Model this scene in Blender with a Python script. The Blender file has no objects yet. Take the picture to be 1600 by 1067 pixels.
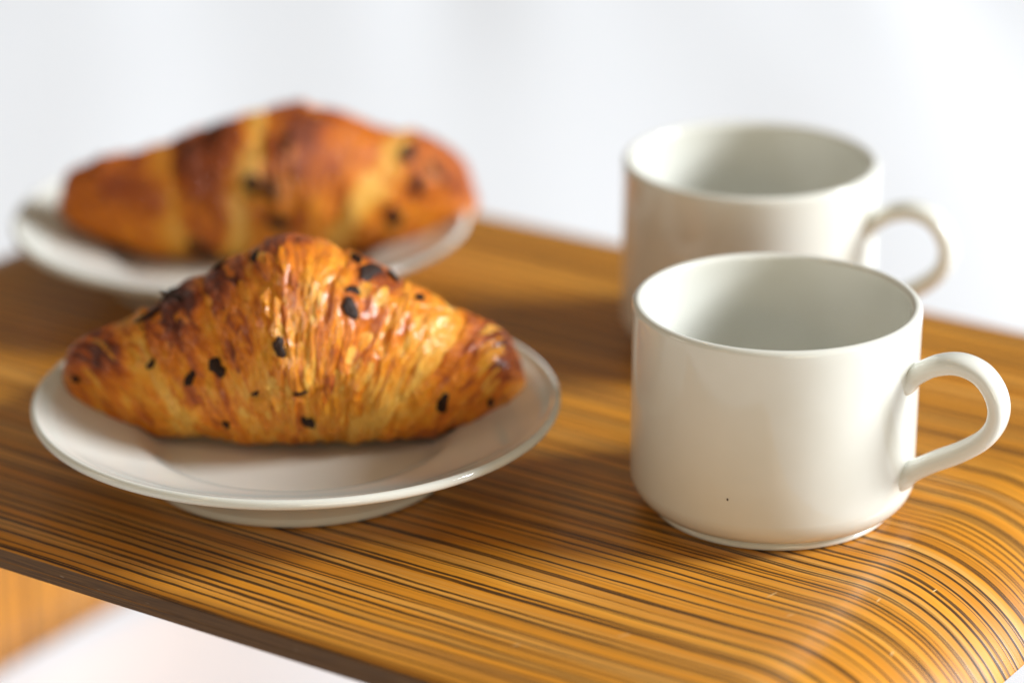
import bpy, math, random
import numpy as np
from mathutils import Vector, Matrix
from mathutils.bvhtree import BVHTree

random.seed(4)
scene = bpy.context.scene
COL = scene.collection
R = math.radians

# ------------------------------------------------------------------ camera
cam_data = bpy.data.cameras.new('camera')
cam = bpy.data.objects.new('camera', cam_data)
COL.objects.link(cam)
cam.location = (0, 0, 0.371)
cam.rotation_euler = (R(90 - 21.3), 0, 0)
cam_data.sensor_width = 36.0
cam_data.lens = 112.5
cam_data.clip_start = 0.05
cam_data.clip_end = 50
cam_data.dof.use_dof = True
cam_data.dof.focus_distance = 0.862
cam_data.dof.aperture_fstop = 3.8
scene.camera = cam

# ------------------------------------------------------------------ light
world = bpy.data.worlds.new('World')
scene.world = world
world.use_nodes = True
bg = world.node_tree.nodes['Background']
bg.inputs['Color'].default_value = (1.0, 0.94, 0.78, 1)
bg.inputs['Strength'].default_value = 0.16

def lamp(name, kind, loc, target, energy, color, size=None, size_y=None, radius=None):
    d = bpy.data.lights.new(name, kind)
    o = bpy.data.objects.new(name, d)
    COL.objects.link(o)
    o.location = loc
    o.rotation_euler = (Vector(target) - Vector(loc)).to_track_quat('-Z', 'Y').to_euler()
    d.energy = energy
    d.color = color
    if kind == 'AREA':
        d.shape = 'RECTANGLE'
        d.size = size
        d.size_y = size_y
    elif radius:
        d.shadow_soft_size = radius
    return o

lamp('window_light', 'AREA', (6.0, 0.93, 2.95), (0.0, 0.88, 0.0), 800, (0.94, 0.975, 1.0), 2.2, 2.3)
for i, (x, y, z) in enumerate([(-0.9, 0.25, 1.7), (-0.35, -0.2, 1.9), (0.25, -0.15, 1.8), (0.7, 0.35, 1.9), (-0.5, 1.6, 1.7)]):
    lamp('ceiling_spot', 'POINT', (x, y, z), (0, 0, 0), 3.0, (1.0, 0.62, 0.30), radius=0.025)
lamp('bedside_lamp', 'POINT', (-0.85, -0.1, 0.45), (0, 0, 0), 2.5, (1.0, 0.66, 0.34), radius=0.06)
lamp('added_front_fill', 'AREA', (0.55, -1.2, 0.30), (-0.05, 0.95, -0.05), 8.0, (1.0, 0.88, 0.64), 0.9, 0.6)  # added warm fill panel behind the camera, not a visible lamp
lamp('side_lamp', 'AREA', (-1.5, 0.75, 0.62), (0.05, 0.85, 0.03), 1.6, (1.0, 0.90, 0.76), 0.40, 0.55)

scene.view_settings.view_transform = 'Standard'
scene.view_settings.look = 'None'
scene.view_settings.exposure = 0.15
scene.view_settings.gamma = 1.0

# ------------------------------------------------------------------ helpers
def value_noise(x, y, z=None, seed=0):
    """Smooth lattice noise in -1..1 for numpy arrays."""
    if z is None:
        z = np.zeros_like(x)
    xi, yi, zi = np.floor(x).astype(np.int64), np.floor(y).astype(np.int64), np.floor(z).astype(np.int64)
    fx, fy, fz = x - xi, y - yi, z - zi
    fx, fy, fz = [t * t * t * (t * (t * 6 - 15) + 10) for t in (fx, fy, fz)]
    def hsh(a, b, c):
        h = (a * 374761393 + b * 668265263 + c * 2147483647 + seed * 1274126177) & 0xFFFFFFFF
        h = ((h ^ (h >> 13)) * 1274126177) & 0xFFFFFFFF
        h = h ^ (h >> 16)
        return (h & 0xFFFF) / 32767.5 - 1.0
    r = 0
    for dx in (0, 1):
        for dy in (0, 1):
            for dz in (0, 1):
                w = (fx if dx else 1 - fx) * (fy if dy else 1 - fy) * (fz if dz else 1 - fz)
                r = r + w * hsh(xi + dx, yi + dy, zi + dz)
    return r

def fbm(x, y, z=None, seed=0, oct=3):
    r, a, t = 0, 1.0, 0
    for k in range(oct):
        r = r + a * value_noise(x * 2 ** k, y * 2 ** k, None if z is None else z * 2 ** k, seed + k * 7)
        t += a
        a *= 0.5
    return r / t

def sstep(a, b, x):
    t = np.clip((x - a) / (b - a), 0, 1)
    return t * t * (3 - 2 * t)

def mesh_object(name, verts, faces, mats, parent=None, smooth=True, mat_idx=None):
    me = bpy.data.meshes.new(name)
    me.from_pydata([tuple(v) for v in verts], [], [tuple(f) for f in faces])
    for m in (mats if isinstance(mats, (list, tuple)) else [mats]):
        me.materials.append(m)
    if mat_idx is not None:
        me.polygons.foreach_set('material_index', mat_idx)
    if smooth:
        me.polygons.foreach_set('use_smooth', [True] * len(me.polygons))
    me.update()
    o = bpy.data.objects.new(name, me)
    COL.objects.link(o)
    if parent:
        o.parent = parent
    return o

def thing(name, label, category, loc, rotz=0.0, group=None):
    o = bpy.data.objects.new(name, None)
    COL.objects.link(o)
    o.empty_display_size = 0.02
    o.location = loc
    o.rotation_euler = (0, 0, rotz)
    o['label'] = label
    o['category'] = category
    if group:
        o['group'] = group
    return o

# node helpers
def new_mat(name):
    m = bpy.data.materials.new(name)
    m.use_nodes = True
    nt = m.node_tree
    return m, nt, nt.nodes['Principled BSDF']

class NT:
    def __init__(s, nt):
        s.nt = nt
    def n(s, t, **kw):
        nd = s.nt.nodes.new(t)
        for k, v in kw.items():
            setattr(nd, k, v)
        return nd
    def link(s, a, b):
        s.nt.links.new(a, b)
    def val(s, sock, v):
        if hasattr(v, 'is_linked') or hasattr(v, 'links'):
            s.link(v, sock)
        else:
            sock.default_value = v
    def math(s, op, a, b=None, c=None, clamp=False):
        nd = s.n('ShaderNodeMath', operation=op, use_clamp=clamp)
        s.val(nd.inputs[0], a)
        if b is not None:
            s.val(nd.inputs[1], b)
        if c is not None:
            s.val(nd.inputs[2], c)
        return nd.outputs[0]
    def comb(s, x, y, z=0.0):
        nd = s.n('ShaderNodeCombineXYZ')
        s.val(nd.inputs[0], x); s.val(nd.inputs[1], y); s.val(nd.inputs[2], z)
        return nd.outputs[0]
    def noise(s, vec, scale=1.0, detail=2.0, rough=0.5, dist=0.0):
        nd = s.n('ShaderNodeTexNoise')
        s.link(vec, nd.inputs['Vector'])
        nd.inputs['Scale'].default_value = scale
        nd.inputs['Detail'].default_value = detail
        nd.inputs['Roughness'].default_value = rough
        nd.inputs['Distortion'].default_value = dist
        return nd.outputs['Fac']
    def mapr(s, v, a, b, c=0.0, d=1.0, smooth=True):
        nd = s.n('ShaderNodeMapRange', interpolation_type='SMOOTHSTEP' if smooth else 'LINEAR')
        s.val(nd.inputs[0], v)
        for k, q in zip((1, 2, 3, 4), (a, b, c, d)):
            s.val(nd.inputs[k], q)
        return nd.outputs[0]
    def mix(s, fac, a, b, mode='MIX'):
        nd = s.n('ShaderNodeMix', data_type='RGBA', blend_type=mode)
        s.val(nd.inputs[0], fac)
        for sock, v in ((nd.inputs[6], a), (nd.inputs[7], b)):
            if isinstance(v, tuple):
                sock.default_value = (*v, 1)
            else:
                s.link(v, sock)
        return nd.outputs[2]
    def ramp(s, fac, stops):
        nd = s.n('ShaderNodeValToRGB')
        s.link(fac, nd.inputs[0])
        cr = nd.color_ramp
        while len(cr.elements) < len(stops):
            cr.elements.new(0.5)
        for e, (p, c) in zip(cr.elements, stops):
            e.position = p
            e.color = (*c, 1)
        return nd.outputs[0]
    def bump(s, h, strength, dist, bsdf, coat=False):
        nd = s.n('ShaderNodeBump')
        nd.inputs['Strength'].default_value = strength
        nd.inputs['Distance'].default_value = dist
        s.link(h, nd.inputs['Height'])
        s.link(nd.outputs[0], bsdf.inputs['Normal'])
        return nd.outputs[0]

# ------------------------------------------------------------------ materials
def mat_porcelain():
    m, nt, b = new_mat('porcelain')
    N = NT(nt)
    tc = N.n('ShaderNodeTexCoord').outputs['Object']
    mott = N.noise(tc, 60, 3, 0.55)
    b.inputs['Base Color'].default_value = (0.80, 0.775, 0.71, 1)
    N.link(N.mix(N.mapr(mott, 0.3, 0.75), (0.735, 0.74, 0.69), (0.715, 0.717, 0.66)), b.inputs['Base Color'])
    N.link(N.mapr(N.noise(tc, 140, 4, 0.6), 0.3, 0.7, 0.04, 0.09), b.inputs['Roughness'])
    b.inputs['IOR'].default_value = 1.5
    wav = N.noise(tc, 35, 2, 0.5)
    N.bump(wav, 0.03, 0.001, b)
    return m

def mat_bisque():
    m, nt, b = new_mat('unglazed_foot')
    N = NT(nt)
    tc = N.n('ShaderNodeTexCoord').outputs['Object']
    st = N.noise(tc, 90, 4, 0.6)
    N.link(N.mix(N.mapr(st, 0.45, 0.7), (0.70, 0.66, 0.58), (0.42, 0.36, 0.28)), b.inputs['Base Color'])
    b.inputs['Roughness'].default_value = 0.45
    return m

def mat_wood():
    m, nt, b = new_mat('zebrano_veneer')
    N = NT(nt)
    uv = N.n('ShaderNodeUVMap', uv_map='UVMap').outputs[0]
    sp = N.n('ShaderNodeSeparateXYZ')
    N.link(uv, sp.inputs[0])
    u, v = sp.outputs[0], sp.outputs[1]
    def coords(su, sv, off=0.0):
        return N.comb(N.math('MULTIPLY_ADD', u, su, off), N.math('MULTIPLY', v, sv))
    w1 = N.math('MULTIPLY_ADD', N.noise(coords(3.2, 9.0), 1, 1), 0.014, -0.007)
    w2 = N.math('MULTIPLY_ADD', N.noise(coords(16, 60, 3.1), 1, 2), 0.0022, -0.0011)
    w3 = N.math('MULTIPLY_ADD', N.noise(coords(120, 400, 7.7), 1, 2), 0.0005, -0.00025)
    w = N.math('ADD', N.math('ADD', v, w1), N.math('ADD', w2, w3))
    def lines(scale, off, wmin, wmax, thr):
        vo = N.n('ShaderNodeTexVoronoi', voronoi_dimensions='1D', feature='F1')
        N.link(N.math('MULTIPLY_ADD', w, scale, off), vo.inputs['W'])
        vo.inputs['Scale'].default_value = 1
        sc = N.n('ShaderNodeSeparateColor')
        N.link(vo.outputs['Color'], sc.inputs[0])
        r, g, bl = sc.outputs
        width = N.mapr(r, 0, 1, wmin, wmax, smooth=False)
        soft = N.math('MULTIPLY', width, 0.62)
        ln = N.mapr(vo.outputs['Distance'], soft, width, 1.0, 0.0)
        # the density of a line drifts along its length
        along = N.noise(N.comb(N.math('MULTIPLY', u, 14), N.math('MULTIPLY', g, 91.0)), 1, 3)
        dens = N.mapr(along, 0.25, 0.5, 0.65, 1.0)
        keep = N.mapr(g, thr, thr + 0.18)
        return N.math('MULTIPLY', N.math('MULTIPLY', ln, dens), keep)
    A = lines(240, 3.3, 0.09, 0.23, 0.02)
    B = lines(360, 17.9, 0.08, 0.24, 0.40)
    Cc = lines(900, 41.3, 0.08, 0.34, 0.35)
    tone = N.noise(N.comb(N.math('MULTIPLY', u, 2.0), N.math('MULTIPLY', w, 95.0)), 1, 3, 0.6)
    base = N.ramp(tone, [(0.25, (0.47, 0.168, 0.009)), (0.5, (0.67, 0.262, 0.015)), (0.75, (0.80, 0.37, 0.045))])
    hue = N.noise(N.comb(N.math('MULTIPLY_ADD', u, 1.3, 9.0), N.math('MULTIPLY', w, 110.0)), 1, 3, 0.6)
    base = N.mix(N.mapr(hue, 0.52, 0.70, 0.0, 0.6), base, (0.74, 0.42, 0.12))
    base = N.mix(N.mapr(hue, 0.46, 0.32, 0.0, 0.6), base, (0.40, 0.20, 0.040))
    fib = N.noise(coords(22, 2600), 1, 3, 0.65)
    base = N.mix(N.mapr(fib, 0.35, 0.7, 0.0, 0.28), base, (0.33, 0.125, 0.012))
    dark = N.math('MAXIMUM', N.math('MULTIPLY', A, 0.95), N.math('MULTIPLY', B, 0.85))
    dark = N.math('MAXIMUM', dark, N.math('MULTIPLY', Cc, 0.20))
    pores = N.math('MULTIPLY', N.mapr(N.noise(coords(70, 3400, 5.5), 1, 2), 0.66, 0.74), 0.6)
    dark = N.math('MAXIMUM', dark, pores)
    col = N.mix(dark, base, (0.030, 0.012, 0.004))
    N.link(col, b.inputs['Base Color'])
    rg = N.noise(coords(60, 900, 1.2), 1, 3)
    N.link(N.mapr(rg, 0.3, 0.7, 0.30, 0.42), b.inputs['Roughness'])
    b.inputs['IOR'].default_value = 1.45
    b.inputs['Coat Weight'].default_value = 0.12
    b.inputs['Coat Roughness'].default_value = 0.25
    hgt = N.math('SUBTRACT', N.math('MULTIPLY', fib, 0.5), N.math('MULTIPLY', dark, 0.6))
    N.bump(hgt, 0.25, 0.0002, b)
    return m

def mat_ply_edge():
    m, nt, b = new_mat('ply_edge')
    N = NT(nt)
    uv = N.n('ShaderNodeUVMap', uv_map='UVMap').outputs[0]
    tc = N.n('ShaderNodeTexCoord').outputs['Object']
    sp = N.n('ShaderNodeSeparateXYZ'); N.link(tc, sp.inputs[0])
    su = N.n('ShaderNodeSeparateXYZ'); N.link(uv, su.inputs[0])
    vec = N.comb(N.math('MULTIPLY', su.outputs[0], 60), N.math('MULTIPLY', sp.outputs[2], 2200), N.math('MULTIPLY', su.outputs[1], 300))
    g = N.noise(vec, 1, 4, 0.6)
    col = N.ramp(g, [(0.3, (0.045, 0.018, 0.004)), (0.55, (0.115, 0.050, 0.010)), (0.8, (0.18, 0.085, 0.022))])
    fl = N.mapr(N.noise(N.comb(N.math('MULTIPLY', su.outputs[0], 180), N.math('MULTIPLY', sp.outputs[2], 900)), 1, 2), 0.72, 0.78, 0, 0.4)
    N.link(N.mix(fl, col, (0.42, 0.32, 0.22)), b.inputs['Base Color'])
    b.inputs['Roughness'].default_value = 0.55
    N.bump(g, 0.4, 0.0003, b)
    return m

def mat_pastry(name, shift, var):
    m, nt, b = new_mat(name)
    N = NT(nt)
    uv = N.n('ShaderNodeUVMap', uv_map='UVMap').outputs[0]
    sp = N.n('ShaderNodeSeparateXYZ'); N.link(uv, sp.inputs[0])
    u, v = sp.outputs[0], sp.outputs[1]
    at = N.n('ShaderNodeAttribute', attribute_name='brown').outputs['Fac']
    tc = N.n('ShaderNodeTexCoord').outputs['Object']
    # u is mm along the roll, v is turns round it: flaky streaks follow the turn
    slant = u
    streak = N.noise(N.comb(N.math('MULTIPLY', slant, 0.36), N.math('MULTIPLY', v, 16.0)), 1, 4, 0.62, 0.6)
    fine = N.noise(N.comb(N.math('MULTIPLY', slant, 2.0), N.math('MULTIPLY', v, 48.0)), 1, 3, 0.6, 0.4)
    patch = N.noise(tc, 75, 4, 0.6, 0.5)
    warp = N.math('MULTIPLY_ADD', N.noise(tc, 160, 3, 0.6), 4.0, -2.0)
    vo = N.n('ShaderNodeTexVoronoi', feature='F1')
    N.link(N.comb(N.math('MULTIPLY', N.math('ADD', slant, warp), 0.30), N.math('MULTIPLY_ADD', warp, 0.22, N.math('MULTIPLY', v, 17.0))), vo.inputs['Vector'])
    vo.inputs['Scale'].default_value = 1.0
    sc = N.n('ShaderNodeSeparateColor'); N.link(vo.outputs['Color'], sc.inputs[0])
    f = N.math('ADD', at, N.math('MULTIPLY_ADD', streak, 0.85 * var, -0.425 * var))
    f = N.math('ADD', f, N.math('MULTIPLY_ADD', sc.outputs[0], 0.34 * var, -0.17 * var))
    f = N.math('ADD', f, N.math('MULTIPLY_ADD', patch, 0.8 * var, -0.4 * var))
    f = N.math('ADD', f, N.math('MULTIPLY_ADD', fine, 0.26, -0.13 + shift))
    col = N.ramp(f, [(0.02, (0.97, 0.51, 0.085)), (0.24, (0.94, 0.36, 0.018)), (0.48, (0.83, 0.228, 0.003)),
                     (0.72, (0.48, 0.090, 0.002)), (0.97, (0.13, 0.019, 0.0015))])
    N.link(col, b.inputs['Base Color'])
    N.link(N.mapr(streak, 0.3, 0.7, 0.26, 0.50), b.inputs['Roughness'])
    b.inputs['IOR'].default_value = 1.45
    b.inputs['Subsurface Weight'].default_value = 0.08
    b.inputs['Subsurface Radius'].default_value = (0.004, 0.002, 0.0008)
    b.inputs['Subsurface Scale'].default_value = 0.6
    b.inputs['Coat Weight'].default_value = 0.05 + 0.22 * (var > 0.8)
    b.inputs['Coat Roughness'].default_value = 0.16
    hgt = N.math('ADD', N.math('MULTIPLY', streak, 1.0), N.math('MULTIPLY', fine, 0.45))
    hgt = N.math('ADD', hgt, N.math('MULTIPLY', patch, 0.5))
    flake = N.noise(N.comb(N.math('MULTIPLY', slant, 1.1), N.math('MULTIPLY', v, 60.0)), 1, 5, 0.7, 1.2)
    hgt = N.math('ADD', hgt, N.math('MULTIPLY', N.mapr(flake, 0.46, 0.54), 0.35))
    hgt = N.math('ADD', hgt, N.math('MULTIPLY', sc.outputs[1], 0.40))
    hgt = N.math('SUBTRACT', hgt, N.math('MULTIPLY', vo.outputs['Distance'], 0.45))
    N.bump(hgt, 0.72, 0.0018, b)
    return m

def mat_chocolate():
    m, nt, b = new_mat('chocolate')
    N = NT(nt)
    tc = N.n('ShaderNodeTexCoord').outputs['Object']
    g = N.noise(tc, 700, 3)
    N.link(N.mix(g, (0.010, 0.004, 0.002), (0.035, 0.013, 0.006)), b.inputs['Base Color'])
    b.inputs['Roughness'].default_value = 0.6
    b.inputs['Specular IOR Level'].default_value = 0.2
    N.bump(g, 0.5, 0.0006, b)
    return m

def mat_sheet():
    m, nt, b = new_mat('white_cotton')
    N = NT(nt)
    tc = N.n('ShaderNodeTexCoord').outputs['Object']
    g = N.noise(tc, 900, 2)
    N.link(N.mix(g, (0.80, 0.82, 0.87), (0.84, 0.86, 0.91)), b.inputs['Base Color'])
    b.inputs['Roughness'].default_value = 0.9
    b.inputs['Sheen Weight'].default_value = 0.15
    N.bump(g, 0.3, 0.0005, b)
    return m

def mat_plain(name, col, rough):
    m, nt, b = new_mat(name)
    N = NT(nt)
    tc = N.n('ShaderNodeTexCoord').outputs['Object']
    g = N.noise(tc, 400, 3)
    N.link(N.mix(g, tuple(c * 0.9 for c in col), col), b.inputs['Base Color'])
    b.inputs['Roughness'].default_value = rough
    return m

PORC, BISQ, WOOD, EDGE = mat_porcelain(), mat_bisque(), mat_wood(), mat_ply_edge()
CHOC, SHEET = mat_chocolate(), mat_sheet()

# ------------------------------------------------------------------ bed linen under and behind the tray
TRAY_H = 0.176
def build_bed():
    nx, ny = 180, 200
    xs = np.linspace(-2.0, 2.0, nx)
    ys = np.linspace(-0.6, 4.2, ny)
    X, Y = np.meshgrid(xs, ys)
    Z = 0.006 * fbm(X * 2.2 + 0.2 * Y, Y * 0.7, seed=3, oct=3)
    Z += 0.007 * fbm(X * 8.5 + 0.2 * Y, Y * 0.9, seed=9, oct=2)
    Z -= np.max(Z[(np.abs(X) < .4) & (Y > .5) & (Y < 1.4)])
    V = np.stack([X, Y, Z - TRAY_H - 0.0005], -1).reshape(-1, 3)
    F = [(j * nx + i, j * nx + i + 1, (j + 1) * nx + i + 1, (j + 1) * nx + i) for j in range(ny - 1) for i in range(nx - 1)]
    o = mesh_object('bed_sheet', V, F, SHEET)
    o['kind'] = 'structure'
    o['label'] = 'white cotton bed sheet under and behind the tray'
build_bed()

# ------------------------------------------------------------------ the bent plywood tray
# tray frame: u runs along the tray (grain), v across it, front edge at v = 0
AZ = R(-33.7)
TRAY_O = Vector((-0.14015, 0.79554, 0.0))
U0, U1, RB, TW = -0.147, 0.203, 0.050, 0.305
LEG = TRAY_H - RB
ARC = RB * math.pi / 2
S_TOT = 2 * LEG + 2 * ARC + (U1 - U0)

def tray_point(s, v, off):
    """s along the outer face from the foot of one leg to the foot of the other; off = depth below that face."""
    r = RB - off
    if s < LEG:
        return (U0 - r, v, -TRAY_H + s)
    s2 = s - LEG
    if s2 < ARC:
        a = s2 / RB
        return (U0 - r * math.cos(a), v, -RB + r * math.sin(a))
    s2 -= ARC
    if s2 < U1 - U0:
        return (U0 + s2, v, -off)
    s2 -= U1 - U0
    if s2 < ARC:
        a = s2 / RB
        return (U1 + r * math.sin(a), v, -RB + r * math.cos(a))
    s2 -= ARC
    return (U1 + r, v, -RB - s2)

def tray_grid():
    """(s, v) vertices and quads of the panel, with a rounded hand slot in each leg."""
    verts, faces = [], []
    def grid(svals, vvals):
        b = len(verts)
        nv = len(vvals)
        for s in svals:
            for v in vvals:
                verts.append((s, v))
        for i in range(len(svals) - 1):
            for j in range(nv - 1):
                faces.append((b + i * nv + j, b + (i + 1) * nv + j, b + (i + 1) * nv + j + 1, b + i * nv + j + 1))
    def slot_patch(s0, s1, sa, sb, va, vb):
        rr = (sb - sa) / 2
        inner, outer = [], []
        n = 32
        cs = (sa + sb) / 2
        for i in range(n):      # left to right along s0 side
            t = i / n
            inner.append((sa, va + rr + (vb - va - 2 * rr) * t)); outer.append((s0, TW * t))
        for i in range(n):
            t = i / n
            a = math.pi * t
            inner.append((cs - rr * math.cos(a), vb - rr + rr * math.sin(a))); outer.append((s0 + (s1 - s0) * t, TW))
        for i in range(n):
            t = i / n
            inner.append((sb, vb - rr - (vb - va - 2 * rr) * t)); outer.append((s1, TW * (1 - t)))
        for i in range(n):
            t = i / n
            a = math.pi * t
            inner.append((cs + rr * math.cos(a), va + rr - rr * math.sin(a))); outer.append((s1 - (s1 - s0) * t, 0.0))
        m, k = len(inner), 26
        b = len(verts)
        for q in range(k + 1):
            t = q / k
            for p in range(m):
                verts.append((outer[p][0] * (1 - t) + inner[p][0] * t, outer[p][1] * (1 - t) + inner[p][1] * t))
        for q in range(k):
            for p in range(m):
                p2 = (p + 1) % m
                faces.append((b + q * m + p, b + (q + 1) * m + p, b + (q + 1) * m + p2, b + q * m + p2))
    vv = [TW * i / 32 for i in range(33)]
    ra = LEG + ARC + (U1 - U0)                 # s where the near bend starts
    sa, sb = ra + RB * R(57), ra + RB * R(57) + 0.034
    p0, p1 = ra + RB * R(45), sb + 0.015
    m0, m1 = S_TOT - p1, S_TOT - p0
    grid(np.linspace(0, m0, 6), vv)
    slot_patch(m0, m1, S_TOT - sb, S_TOT - sa, 0.095, 0.21)
    sl = sorted(set(list(np.linspace(m1, LEG + ARC, 20)) + list(np.linspace(LEG + ARC, ra, 30)) + list(np.linspace(ra, p0, 24))))
    grid(sl, vv)
    slot_patch(p0, p1, sa, sb, 0.095, 0.21)
    grid(np.linspace(p1, S_TOT, 6), vv)
    seen, remap, uniq = {}, [], []
    for sv in verts:
        key = (round(sv[0], 7), round(sv[1], 7))
        if key not in seen:
            seen[key] = len(uniq)
            uniq.append(sv)
        remap.append(seen[key])
    out = []
    for f in faces:
        g = []
        for i in f:
            if remap[i] not in g:
                g.append(remap[i])
        if len(g) > 2:
            out.append(tuple(g))
    return uniq, out

def build_tray():
    t = thing('bed_tray', 'bent plywood bed tray with dark striped grain on white sheet', 'tray', TRAY_O, AZ)
    g, gf = tray_grid()
    nply, th = 5, 0.00118
    for k in range(nply):
        rnd = random.Random(k)
        inset = 0.0 if k in (0,) else rnd.uniform(0.00005, 0.00022)
        o0, o1 = k * th, (k + 1) * th - 0.00002
        verts, fl, mi = [], [], []
        n = len(g)
        for off in (o0, o1):
            for s, v in g:
                v2 = v + inset if v <= 0 else (v - inset if v >= TW else v)
                verts.append(tray_point(s, v2, off))
        edge_count = {}
        for f in gf:
            fl.append(f); mi.append(0)
            fl.append(tuple(n + i for i in reversed(f))); mi.append(0 if k == nply - 1 else 1)
            for a, b in zip(f, f[1:] + f[:1]):
                key = (min(a, b), max(a, b))
                edge_count.setdefault(key, []).append((a, b))
        for key, ed in edge_count.items():
            if len(ed) == 1:
                a, b = ed[0]
                # keep only true rims: the long sides, the feet and the slots
                sa_, va_ = g[a]; sb_, vb_ = g[b]
                fl.append((b, a, n + a, n + b)); mi.append(1)
        o = mesh_object('ply_layer', verts, fl, [WOOD, EDGE], t, smooth=False, mat_idx=mi)
        me = o.data
        uvl = me.uv_layers.new(name='UVMap')
        li = np.zeros(len(me.loops), dtype=np.int64)
        me.loops.foreach_get('vertex_index', li)
        ga = np.array(g)
        uvs = ga[li % n]
        uvl.data.foreach_set('uv', uvs.astype(np.float32).ravel())
        sm = np.array([True] * len(me.polygons))
        me.polygons.foreach_set('use_smooth', np.array(mi) == 0)
        me.update()
    # pale scratches across the varnish by the bend
    sc = mat_plain('scratch', (0.78, 0.52, 0.24), 0.5)
    ra = LEG + ARC
    for (su, v, ang, ln) in [(0.190, 0.092, 80, 0.0045), (0.214, 0.107, 95, 0.0030), (0.200, 0.084, 70, 0.0028), (0.222, 0.125, 85, 0.0026),
                             (0.170, 0.050, 60, 0.0040), (0.228, 0.090, 100, 0.0024), (0.206, 0.140, 75, 0.0022), (0.150, 0.030, 50, 0.0022)]:
        ss = ra + su - U0
        a = R(ang)
        vs, fs = [], []
        k = 5
        for i in range(k + 1):
            q = (i / k - 0.5) * ln
            w = 0.00016 * (1 - (2 * i / k - 1) ** 2) + 0.00003
            for sg in (-1, 1):
                vs.append(tray_point(ss + q * math.cos(a) - sg * w * math.sin(a), v + q * math.sin(a) + sg * w * math.cos(a), -0.00006))
        for i in range(k):
            fs.append((2 * i, 2 * i + 2, 2 * i + 3, 2 * i + 1))
        mesh_object('scratch', vs, fs, sc, t)
    return t
build_tray()

# ------------------------------------------------------------------ crockery
def lathe(profile, n=144):
    """profile: list of (r, z); closed at both ends on the axis when r == 0."""
    verts, faces = [], []
    rings = []
    for r, z in profile:
        if r < 1e-9:
            rings.append([len(verts)]); verts.append((0, 0, z))
        else:
            rings.append(list(range(len(verts), len(verts) + n)))
            for i in range(n):
                a = 2 * math.pi * i / n
                verts.append((r * math.cos(a), r * math.sin(a), z))
    for A, B in zip(rings, rings[1:]):
        for i in range(n):
            j = (i + 1) % n
            if len(A) == 1:
                faces.append((A[0], B[j], B[i]))
            elif len(B) == 1:
                faces.append((A[i], A[j], B[0]))
            else:
                faces.append((A[i], A[j], B[j], B[i]))
    return verts, faces

def arc_pts(cx, cz, r, a0, a1, n):
    return [(cx + r * math.cos(R(a0 + (a1 - a0) * i / n)), cz + r * math.sin(R(a0 + (a1 - a0) * i / n))) for i in range(n + 1)]

def catmull(pts, n):
    pts = [Vector(p) for p in pts]
    P = [pts[0] * 2 - pts[1]] + pts + [pts[-1] * 2 - pts[-2]]
    out = []
    for i in range(1, len(P) - 2):
        for k in range(n):
            t = k / n
            a, b, c, d = P[i - 1], P[i], P[i + 1], P[i + 2]
            out.append(0.5 * ((2 * b) + (c - a) * t + (2 * a - 5 * b + 4 * c - d) * t * t + (3 * b - a - 3 * c + d) * t ** 3))
    out.append(pts[-1])
    return out

def build_cup(label, loc, rotz):
    t = thing('coffee_cup', label, 'cup', loc, rotz, 'white coffee cups on the tray')
    mm = 0.001
    prof = [(0, 2.1), (32.0, 2.1)]
    prof += arc_pts(31.4, 10.7, 8.6, -76, -3, 18)       # rounded shoulder above the foot
    prof += [(39.98, 22), (40.0, 40), (40.1, 57)]
    prof += arc_pts(38.5, 59.2, 1.6, 0, 180, 12)
    prof += [(36.95, 56.5), (37.2, 40), (37.0, 20)]
    prof += arc_pts(27.5, 15.5, 9.4, 0, -90, 12)
    prof += [(0, 5.7)]
    v, f = lathe([(r * mm, z * mm) for r, z in prof])
    mesh_object('body', v, f, PORC, t)
    ring = [(29.2, 2.4), (28.8, 1.0), (29.8, 0.12), (32.8, 0.12), (33.6, 0.4), (33.9, 1.0), (33.7, 1.7), (33.1, 2.15), (31.6, 2.6)]
    v, f = lathe([(r * mm, z * mm) for r, z in ring])
    mesh_object('foot_ring', v, f, PORC, t)
    path = catmull([(38.0, 43.6, 0), (41.5, 46.2, 0), (47.0, 49.6, 0), (53.4, 51.0, 0), (59.2, 49.4, 0), (63.2, 45.2, 0), (64.9, 40.0, 0), (64.0, 34.8, 0), (60.6, 30.0, 0),
                    (54.4, 25.3, 0), (47.6, 21.4, 0), (42.4, 18.0, 0), (38.4, 15.4, 0)], 7)
    m = len(path)
    verts, faces = [], []
    k = 24
    for i, p in enumerate(path):
        q = i / (m - 1)
        tg = (path[min(i + 1, m - 1)] - path[max(i - 1, 0)]).normalized()
        nr = Vector((-tg.y, tg.x, 0))
        fl = math.exp(-(q / 0.055) ** 2) + math.exp(-((1 - q) / 0.055) ** 2)
        th = 2.75 + 1.2 * fl
        wd = 4.4 + 1.5 * fl + 0.3 * math.sin(q * math.pi)
        for j in range(k):
            a = 2 * math.pi * j / k
            ca, sa = math.cos(a), math.sin(a)
            e = 0.8
            x = math.copysign(abs(ca) ** e, ca) * th
            y = math.copysign(abs(sa) ** e, sa) * wd
            w = p + nr * x
            verts.append((w.x * mm, y * mm, w.y * mm))
    for i in range(m - 1):
        for j in range(k):
            j2 = (j + 1) % k
            faces.append((i * k + j, i * k + j2, (i + 1) * k + j2, (i + 1) * k + j))
    faces.append(tuple(reversed(range(k))))
    faces.append(tuple(range((m - 1) * k, m * k)))
    mesh_object('handle', verts, faces, PORC, t)
    return t

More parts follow.
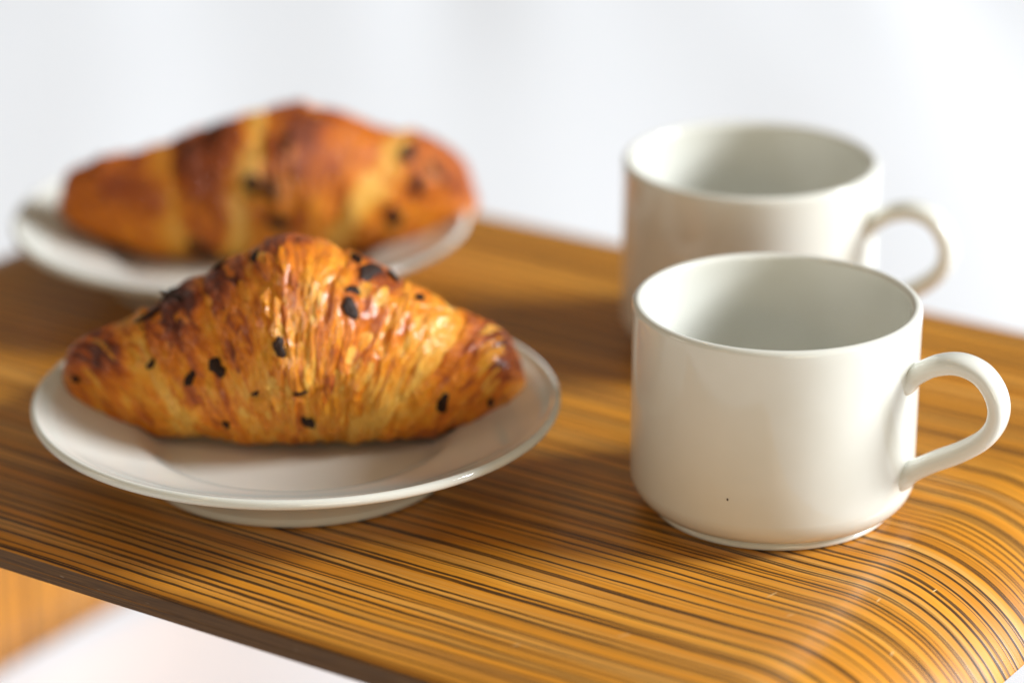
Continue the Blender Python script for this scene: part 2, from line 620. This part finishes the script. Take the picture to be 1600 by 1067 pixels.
c1 = build_cup('empty white coffee cup near the tray bend, nearer of the two', (0.0732, 0.827, 0.00005), R(-26))
c2 = build_cup('empty white coffee cup standing behind the nearer cup', (0.0748, 0.953, 0.00005), R(-24))
speck = mat_plain('speck', (0.08, 0.05, 0.03), 0.6)
def body_speck(cup, ang, z):
    r = 0.04004
    vs = [(r * math.cos(ang + 0.007 * math.cos(a)), r * math.sin(ang + 0.007 * math.cos(a)), z + 0.0004 * math.sin(a)) for a in [k * math.pi / 4 for k in range(8)]]
    mesh_object('speck', vs, [tuple(range(8))], speck, cup)
body_speck(c1, R(-112 + 26), 0.0172)

def build_plate(label, loc):
    t = thing('side_plate', label, 'plate', loc, 0, 'white side plates on the tray')
    prof = [(0, 7.6), (20, 7.55), (36.0, 7.5), (39.0, 8.0), (42.0, 9.6), (44.5, 11.4), (47.0, 12.5), (50, 13.1), (60, 15.8), (67.6, 18.5), (68.8, 19.3), (70.5, 19.9), (72.6, 20.6)]
    prof += arc_pts(73.6, 20.0, 1.35, 110, -70, 10)
    prof += [(72.0, 18.1), (64, 14.6), (54, 10.4), (48, 6.9), (45.6, 3.4)]
    v, f = lathe([(r * .001015, z * .00104) for r, z in prof])
    mesh_object('dish', v, [tuple(reversed(q)) for q in f], PORC, t)
    ring = [(45.9, 4.2), (45.6, 2.0), (44.9, 0.6), (44.0, 0.1), (42.6, 0.1), (41.6, 1.0), (41.0, 3.4), (0, 3.6)]
    v, f = lathe([(r * .001, z * .001) for r, z in ring])
    mesh_object('foot_ring', v, [tuple(reversed(q)) for q in f], PORC, t)
    return t

P1 = (-0.0620, 0.853, 0.00005)
P2 = (-0.0905, 1.012, 0.00005)
build_plate('white side plate under the nearer croissant', P1)
build_plate('white side plate under the farther croissant', P2)

# ------------------------------------------------------------------ croissants
def croissant(label, loc, rotz, env, layers, mat, seed, res, curve, chips, floor_lift, az=1.0, by=1.0, crease=False, flakes=0):
    """env: (x mm, radius mm) outline; layers: from the innermost dough sheet to the outermost,
    each (left top, left slant, right top, right slant, bulge, pale width)."""
    t = thing('croissant', label, 'croissant', loc, rotz, 'croissants on the plates')
    ex = np.array([e[0] for e in env]); er = np.array([e[1] for e in env])
    # smooth outline
    fx = np.linspace(ex[0], ex[-1], 600)
    fr = np.interp(fx, ex, er)
    kk = np.hanning(41); kk /= kk.sum()
    core = np.convolve(np.pad(fr, 20, mode='edge'), kk, mode='valid')
    wgt = sstep(0, 9, np.minimum(fx - ex[0], ex[-1] - fx))
    fr = fr * (1 - wgt) + core * wgt
    def outline(x):
        return np.interp(x, fx, fr)
    def edge(x_top, slant, phi):
        a = np.abs(phi)
        g = 0.5 - 0.5 * np.cos(np.clip(a, 0, math.pi))
        wob = 1.1 * value_noise(phi * 2.3 + seed, np.full_like(phi, x_top * .37), seed=seed)
        wob = wob * np.sin(np.clip(a, 0, math.pi)) ** 0.5
        return x_top - np.sign(x_top) * slant * g * 1.3 + wob
    all_v, all_f = [], []
    nphi = int(res * 1.3)
    phi1 = np.linspace(-math.pi, math.pi, nphi, endpoint=False)
    for i, ly in enumerate(layers):
        lx, ls, rx, rs, bulge = ly['e']
        ns = res
        q = np.linspace(0, 1, ns)
        q = 0.5 - 0.5 * np.cos(math.pi * q) * (0.55) - 0.45 * (1 - 2 * q) * 0.5 - 0.0
        q = (q - q[0]) / (q[-1] - q[0])
        Q, PH = np.meshgrid(q, phi1, indexing='ij')
        L = edge(lx, ls, PH) if i else np.full_like(PH, lx)
        Rr = edge(rx, rs, PH) if i else np.full_like(PH, rx)
        wid = Rr - L
        mid = (L + Rr) / 2
        sink = np.clip((3.0 - wid) / 3.0, 0, 3) if i else np.zeros_like(wid)
        half = np.maximum(wid, 1.5) / 2
        X = mid + (Q * 2 - 1) * half
        dl, dr = X - (mid - half), (mid + half) - X
        # where the next sheet up begins
        if i + 1 < len(layers):
            nl, nsl, nr_, nsr = layers[i + 1]['e'][:4]
            NL, NR = edge(nl, nsl, PH), edge(nr_, nsr, PH)
            cross = NR < NL
            nm = (NL + NR) / 2
            NL = np.where(cross, nm, NL); NR = np.where(cross, nm, NR)
        else:
            NL = NR = (L + Rr) / 2
        left = X < (NL + NR) / 2
        span = np.where(left, NL - L, Rr - NR)
        d_in = np.where(left, NL - X, X - NR)          # distance out from the upper sheet's lip
        d_out = np.where(left, dl, dr)
        span = np.maximum(span, 4.0)
        s = np.clip(d_in / span, 0, 1)
        has_top = i + 1 < len(layers)
        if has_top:
            bump = np.sin(math.pi * np.clip(0.12 + 0.80 * s, 0, 1)) ** 0.9
            bump = np.where(d_in < 0, bump * 0 - 0.1, bump)
        else:
            bump = np.sqrt(np.clip(1 - (2 * (X - mid) / np.maximum(2 * half, 1e-3)) ** 2, 0, 1))
        soft = 1 - 0.55 * sstep(0.7, 1.5, np.abs(PH))
        rad = outline(np.clip(X, ex[0], ex[-1])) + bulge * soft * (bump - 0.55)
        # relief: long swells, wrinkles round the turn, fine flakes
        turn = PH / (2 * math.pi)
        twist = np.tanh((X - 5) / 16)
        sl = X + 10.5 * twist * np.abs(PH)
        rad += 0.9 * fbm(X / 13.0 + i * 9.1, PH * 1.3, seed=seed + i, oct=2)
        rad += 0.38 * fbm(sl / 4.2 + i * 3.1, PH * 2.2, seed=seed + 20 + i, oct=3) * np.clip(rad / 14, .2, 1)
        thick = np.clip(rad / 14, .2, 1)
        rad += 0.25 * fbm(sl / 1.6, PH * 6.0, seed=seed + 40 + i, oct=2) * thick
        wx, wy = 1.6 * value_noise(X / 6, PH * 2, seed=seed + 71), 0.4 * value_noise(X / 6, PH * 2, seed=seed + 72)
        ridge = 1 - np.abs(fbm((sl + wx * 2) / 5.5, (PH + wy) * 2.0, seed=seed + 80 + i, oct=3)) * 2.2
        rad += 0.8 * (ridge - .45) * thick
        lump = fbm(X / 6.5 + 40 + i, PH * 2.6, seed=seed + 95 + i, oct=2)
        rad += 0.8 * lump * thick
        if crease and i == len(layers) - 2:
            lin = np.exp(-((PH - R(98) - 0.05 * np.sin(X * .5)) / 0.022) ** 2) * sstep(-17, -11, X) * (1 - sstep(7, 12, X))
            rad -= 1.5 * lin
        if i:
            w = 3.2
            lipd = np.clip(d_out / w, 0, 1)
            drop = np.where(X < mid, ly.get('drop', (3, 3))[0], ly.get('drop', (3, 3))[1]) * (1 - 0.5 * sstep(0.8, 1.6, np.abs(PH)))
            rad -= drop * (1 - np.sqrt(np.clip(1 - (1 - lipd) ** 2, 0, 1)))
            rad -= 7.0 * sink
        else:
            tip = np.clip(d_out / 5.0, 0, 1)
            rad = np.maximum(rad, 0.5) * np.sqrt(np.clip(1 - (1 - tip) ** 2, 0, 1))
        rad = np.maximum(rad, 0.0)
        base = outline(np.clip(X, ex[0], ex[-1]))
        fl = floor_lift * np.clip((np.abs(X) - 40) / 26, 0, 1.3) ** 1.3
        cz = fl + base * az * 0.93
        yc = curve * (X / 66.0) ** 2
        Z = cz + rad * az * np.cos(PH)
        Yv = yc - rad * by * np.sin(PH) * (1 - 0.10 * np.cos(PH))
        # resting face
        lo = fl + 0.35 * (1 + fbm(X / 5, PH * 4, seed=seed + 3, oct=2))
        Z = lo + np.where(Z - lo > 2.5, Z - lo, 2.5 * np.exp(np.clip((Z - lo - 2.5) / 2.5, -6, 0)))
        # baking: pale where the sheet above shielded the dough, browner on crests
        br = 0.50 + 0.16 * (bump - .5)
        if has_top:
            (pl, al), (pr, ar) = ly.get('pale', ((5, .3), (5, .3)))
            pw = np.where(left, pl, pr) * (1 + 0.6 * value_noise(PH * 1.7, X * 0 + i, seed=seed + 60))
            br = br - np.where(left, al, ar) * (1 - sstep(0.35 * pw, pw, d_in)) * sstep(-1.5, 0.3, d_in)
        if i:
            (pl, al), (pr, ar) = ly.get('lip', ((3, -.1), (3, -.1)))
            br = br - np.where(X < mid, al, ar) * (1 - sstep(0.3 * np.where(X < mid, pl, pr), np.where(X < mid, pl, pr), d_out))
        br = br + 0.10 * lump
        for (bx, bphi, bw, bp, amt) in ly.get('bake', ()):
            br = br + amt * np.exp(-((X - bx) / bw) ** 2 - ((PH - R(bphi)) / R(bp)) ** 2)
        br = br + 0.06 * np.clip(np.cos(PH - 0.15), 0, 1) - 0.12 * sstep(1.0, 1.9, np.abs(PH))
        verts = np.stack([X, Yv, Z], -1).reshape(-1, 3) * 0.001
        idx = np.arange(ns * nphi).reshape(ns, nphi)
        a = idx[:-1, :]; b_ = idx[1:, :]
        faces = np.stack([a, np.roll(a, -1, 1), np.roll(b_, -1, 1), b_], -1).reshape(-1, 4)[:, ::-1]
        me = bpy.data.meshes.new('dough_layer')
        me.vertices.add(len(verts)); me.vertices.foreach_set('co', verts.astype(np.float32).ravel())
        me.loops.add(faces.size); me.loops.foreach_set('vertex_index', faces.astype(np.int32).ravel())
        me.polygons.add(len(faces))
        me.polygons.foreach_set('loop_start', np.arange(0, faces.size, 4, dtype=np.int32))
        me.polygons.foreach_set('use_smooth', np.ones(len(faces), dtype=bool))
        me.update(calc_edges=True)
        me.validate()
        me.materials.append(mat)
        at = me.attributes.new('brown', 'FLOAT', 'POINT')
        at.data.foreach_set('value', br.astype(np.float32).ravel())
        uvl = me.uv_layers.new(name='UVMap')
        uvv = np.stack([X + 72 * np.abs(turn) * twist + 13 * i, np.abs(turn) + 0.003 * i], -1).reshape(-1, 2)
        uvl.data.foreach_set('uv', uvv[faces.ravel()].astype(np.float32).ravel())
        o = bpy.data.objects.new('dough_layer', me)
        COL.objects.link(o)
        o.parent = t
        off = sum(len(v) for v in all_v)
        all_v.append(verts); all_f.append(faces + off)
    # chocolate pieces baked into the surface, and flakes of crust lifting from it
    V = [Vector(p) for p in np.concatenate(all_v)]
    tree = BVHTree.FromPolygons(V, [tuple(int(k) for k in f) for f in np.concatenate(all_f)])
    t['_bvh'] = 0
    del t['_bvh']
    rnd = random.Random(seed)
    def surface(cx, ph):
        cz = (float(outline(np.clip(cx, ex[0], ex[-1]))) * az * 0.93 + floor_lift * max(0, (abs(cx) - 40) / 26) ** 1.3) * .001
        ctr = Vector((cx * .001, curve * (cx / 66) ** 2 * .001, cz))
        d = Vector((0, -math.sin(ph), math.cos(ph)))
        hit = tree.ray_cast(ctr + d * 0.08, -d)[0]
        return hit, d
    for k in range(flakes):
        fx0 = max(-58, min(56, rnd.gauss(0, 27)))
        fp0 = R(rnd.uniform(8, 112))
        ln, wd = rnd.uniform(5, 12), rnd.uniform(1.6, 4.0)
        lift = rnd.uniform(0.15, 0.9)
        rr0 = max(6.0, float(outline(fx0)))
        tw_ = math.tanh((fx0 - 5) / 16)
        brown_v = rnd.uniform(0.12, 0.68)
        nu, nv = 9, 5
        vs, fs, uvs = [], [], []
        ok = True
        wob = [rnd.uniform(.6, 1.15) for _ in range(nu)]
        for a in range(nu):
            for b in range(nv):
                tu, tv = a / (nu - 1) - .5, b / (nv - 1) - .5
                taper = (1 - (2 * tu) ** 2) ** .5 if abs(tu) < .499 else 0.12
                dphi = tu * ln / rr0
                x = fx0 - 10.5 * tw_ * dphi + tv * wd * taper * wob[a]
                hit, d = surface(x, fp0 + dphi)
                if hit is None:
                    ok = False
                    break
                up = 0.10 + lift * max(0.0, (tv if tw_ > 0 else -tv) + .1) ** 1.5 * taper * 1.6
                vs.append(hit + d * up * .001)
                uvs.append((x + 72 * abs((fp0 + dphi) / (2 * math.pi)) * tw_ + 7.7 * k, (fp0 + dphi) / (2 * math.pi)))
            if not ok:
                break
        if not ok:
            continue
        n_ = len(vs)
        vs += [p - Vector((0, -math.sin(fp0), math.cos(fp0))) * 0.00012 for p in vs]
        uvs += uvs
        for a in range(nu - 1):
            for b in range(nv - 1):
                q = (a * nv + b, (a + 1) * nv + b, (a + 1) * nv + b + 1, a * nv + b + 1)
                fs.append(q)
                fs.append(tuple(n_ + i for i in reversed(q)))
        fo = mesh_object('crust_flake', vs, fs, mat, t)
        at = fo.data.attributes.new('brown', 'FLOAT', 'POINT')
        at.data.foreach_set('value', [brown_v] * len(vs))
        ul = fo.data.uv_layers.new(name='UVMap')
        for lp in fo.data.loops:
            ul.data[lp.index].uv = uvs[lp.vertex_index]
    for (cx, cphi, sx, sy, flat) in chips:
        ph = R(cphi)
        cz = (outline(cx) * az * 0.93 + floor_lift * max(0, (abs(cx) - 40) / 26) ** 1.3) * .001
        ctr = Vector((cx * .001, curve * (cx / 66) ** 2 * .001, float(cz)))
        d = Vector((0, -math.sin(ph), math.cos(ph)))
        hit, nrm, _, _ = tree.ray_cast(ctr + d * 0.08, -d)
        if hit is None:
            continue
        if nrm.dot(d) < 0:
            nrm = -nrm
        rotq = nrm.to_track_quat('Z', 'Y')
        vs, fs = [], []
        nl, nk = 7, 12
        sd = rnd.random() * 100
        for a in range(nl + 1):
            th = math.pi * a / nl
            for b in range(nk):
                al = 2 * math.pi * b / nk
                k = 1 + 0.28 * math.sin(2 * al + sd) + 0.15 * math.sin(3 * al + sd * 1.7) + 0.12 * math.sin(5 * al + sd * 2.3) + 0.1 * math.cos(2 * th + sd)
                p = Vector((1.25 * sx * k * math.sin(th) * math.cos(al), 1.25 * sy * k * math.sin(th) * math.sin(al), 0.6 * flat * math.cos(th) * (1 + .25 * math.sin(al * 2 + sd)))) * .001
                vs.append(hit + rotq @ p)
        for a in range(nl):
            for b in range(nk):
                b2 = (b + 1) % nk
                fs.append((a * nk + b, (a + 1) * nk + b, (a + 1) * nk + b2, a * nk + b2))
        mesh_object('chocolate_chip', vs, fs, CHOC, t)
    return t

PASTRY_A = mat_pastry('baked_dough', -0.06, 0.95)
PASTRY_B = mat_pastry('dark_baked_dough', 0.05, 0.65)

env_a = [(-69.5, 3.5), (-67.5, 7.0), (-60, 10.6), (-46, 17.0), (-31, 22.8), (-20, 25.6), (-14, 27.6), (-10, 29.4), (-3, 29.9), (2, 29.8), (9, 28.9), (20, 25.9), (30, 23.3), (44, 18.6), (54, 14.0), (60, 10.6), (64.5, 6.8), (66, 3.5)]
layers_a = [dict(e=(-69.5, 0, 66, 0, 1.6), pale=((7, .36), (3, .0)), bake=((-60, 40, 9, 50, .42), (60, 40, 10, 60, .34))),
            dict(e=(-45, 14, 49, 22, 1.5), drop=(2.6, 2.2), pale=((5, .15), (6, .12)), lip=((3, -.05), (16, .30)), bake=((-36, 10, 11, 45, .44),)),
            dict(e=(-27, 16, 31, 15, 1.5), drop=(2.4, 2.2), pale=((5, .15), (5, .2)), bake=((-21, 15, 8, 45, .30), (22, 5, 10, 30, .34))),
            dict(e=(-14, 50, 15, 38, 1.5), drop=(4.5, 1.4), lip=((3.5, -.34), (6, .15)), bake=((4, 35, 7, 22, -.22), (-3, -5, 8, 20, .25)))]
chips_a = [(-41, 64, 1.2, 1.5, .9), (-28.9, 82, 1.5, 2.3, 1.0), (-21.3, 78, 1.9, 2.1, 1.1), (-3.0, 73, 1.9, 2.0, 1.1), (-19.2, 118, 1.5, 1.7, .9),
           (3.7, 118, 1.7, 2.6, 1.0), (42.2, 100, 2.1, 2.2, 1.1), (56, 115, 1.6, 1.3, .9), (-64.2, 83, 1.0, 1.3, .7), (44, 138, 1.4, 1.1, .7),
           (-11.5, 8, 2.6, 2.6, 1.2), (-40.5, 10, 1.5, 4.6, .8), (-33, 14, 3.0, 4.2, .8), (-36, -6, 3.6, 2.6, .7), (-22, -3, 3.2, 2.0, .8), (21.7, 9, 3.6, 2.6, .8), (16.5, 44, 2.4, 2.2, .8),
           (17, -2, 2.8, 1.6, .7), (35.3, 4, 3.0, 1.4, .6), (2.6, 98, 1.3, 1.0, .6), (-10, 98, 1.0, .9, .5), (17, 30, 1.6, 1.3, .6), (28, -4, 2.6, 1.5, .7)]
croissant('golden chocolate chip croissant on the nearer plate', (P1[0], P1[1] + 0.009, 0.0078), 0.0, env_a, layers_a, PASTRY_A, 11, 250, 5.0, chips_a, 9.0, crease=True, flakes=75)

env_b = [(-74, 4), (-71, 9), (-60, 13.4), (-44, 18), (-28, 21.6), (-10, 24.4), (0, 26.0), (9, 26.5), (18, 25), (30, 22.5), (46, 19.5), (58, 15), (64, 10), (68, 4)]
layers_b = [dict(e=(-74, 0, 68, 0, 1.2), pale=((8, .30), (4, .1)), bake=((57, 60, 8, 60, .16),)),
            dict(e=(-37, 5, 60, 10, 1.2), drop=(1.6, 1.4), pale=((10, .62), (12, .62)), bake=((-25, 20, 10, 50, .2),)),
            dict(e=(-4, -8, 38, 24, 1.4), drop=(1.6, 1.6), bake=((12, 30, 10, 60, .12),))]
chips_b = [(2.4, 43, 3.0, 2.4, .9), (-1.3, 78, 2.8, 3.0, .8), (-1, 101, 3.0, 2.4, .8), (-20.6, 2, 4.6, 3, .9), (46.4, 67, 1.6, 3.6, .8), (53, 52, 1.6, 3.4, .8), (37.6, 95, 2.6, 2.6, 1),
           (-26, 122, 4, 3, 1), (-8.6, 70, 2.4, 2.4, .8), (44, 30, 4, 3, .9), (-30, 20, 2.5, 2.0, .8), (14, 15, 2.6, 2.0, .8)]
croissant('darker browned croissant on the farther plate', (P2[0] + 0.012, P2[1] + 0.006, 0.0078), R(5), env_b, layers_b, PASTRY_B, 29, 130, 4.0, chips_b, 8.0, az=0.98)
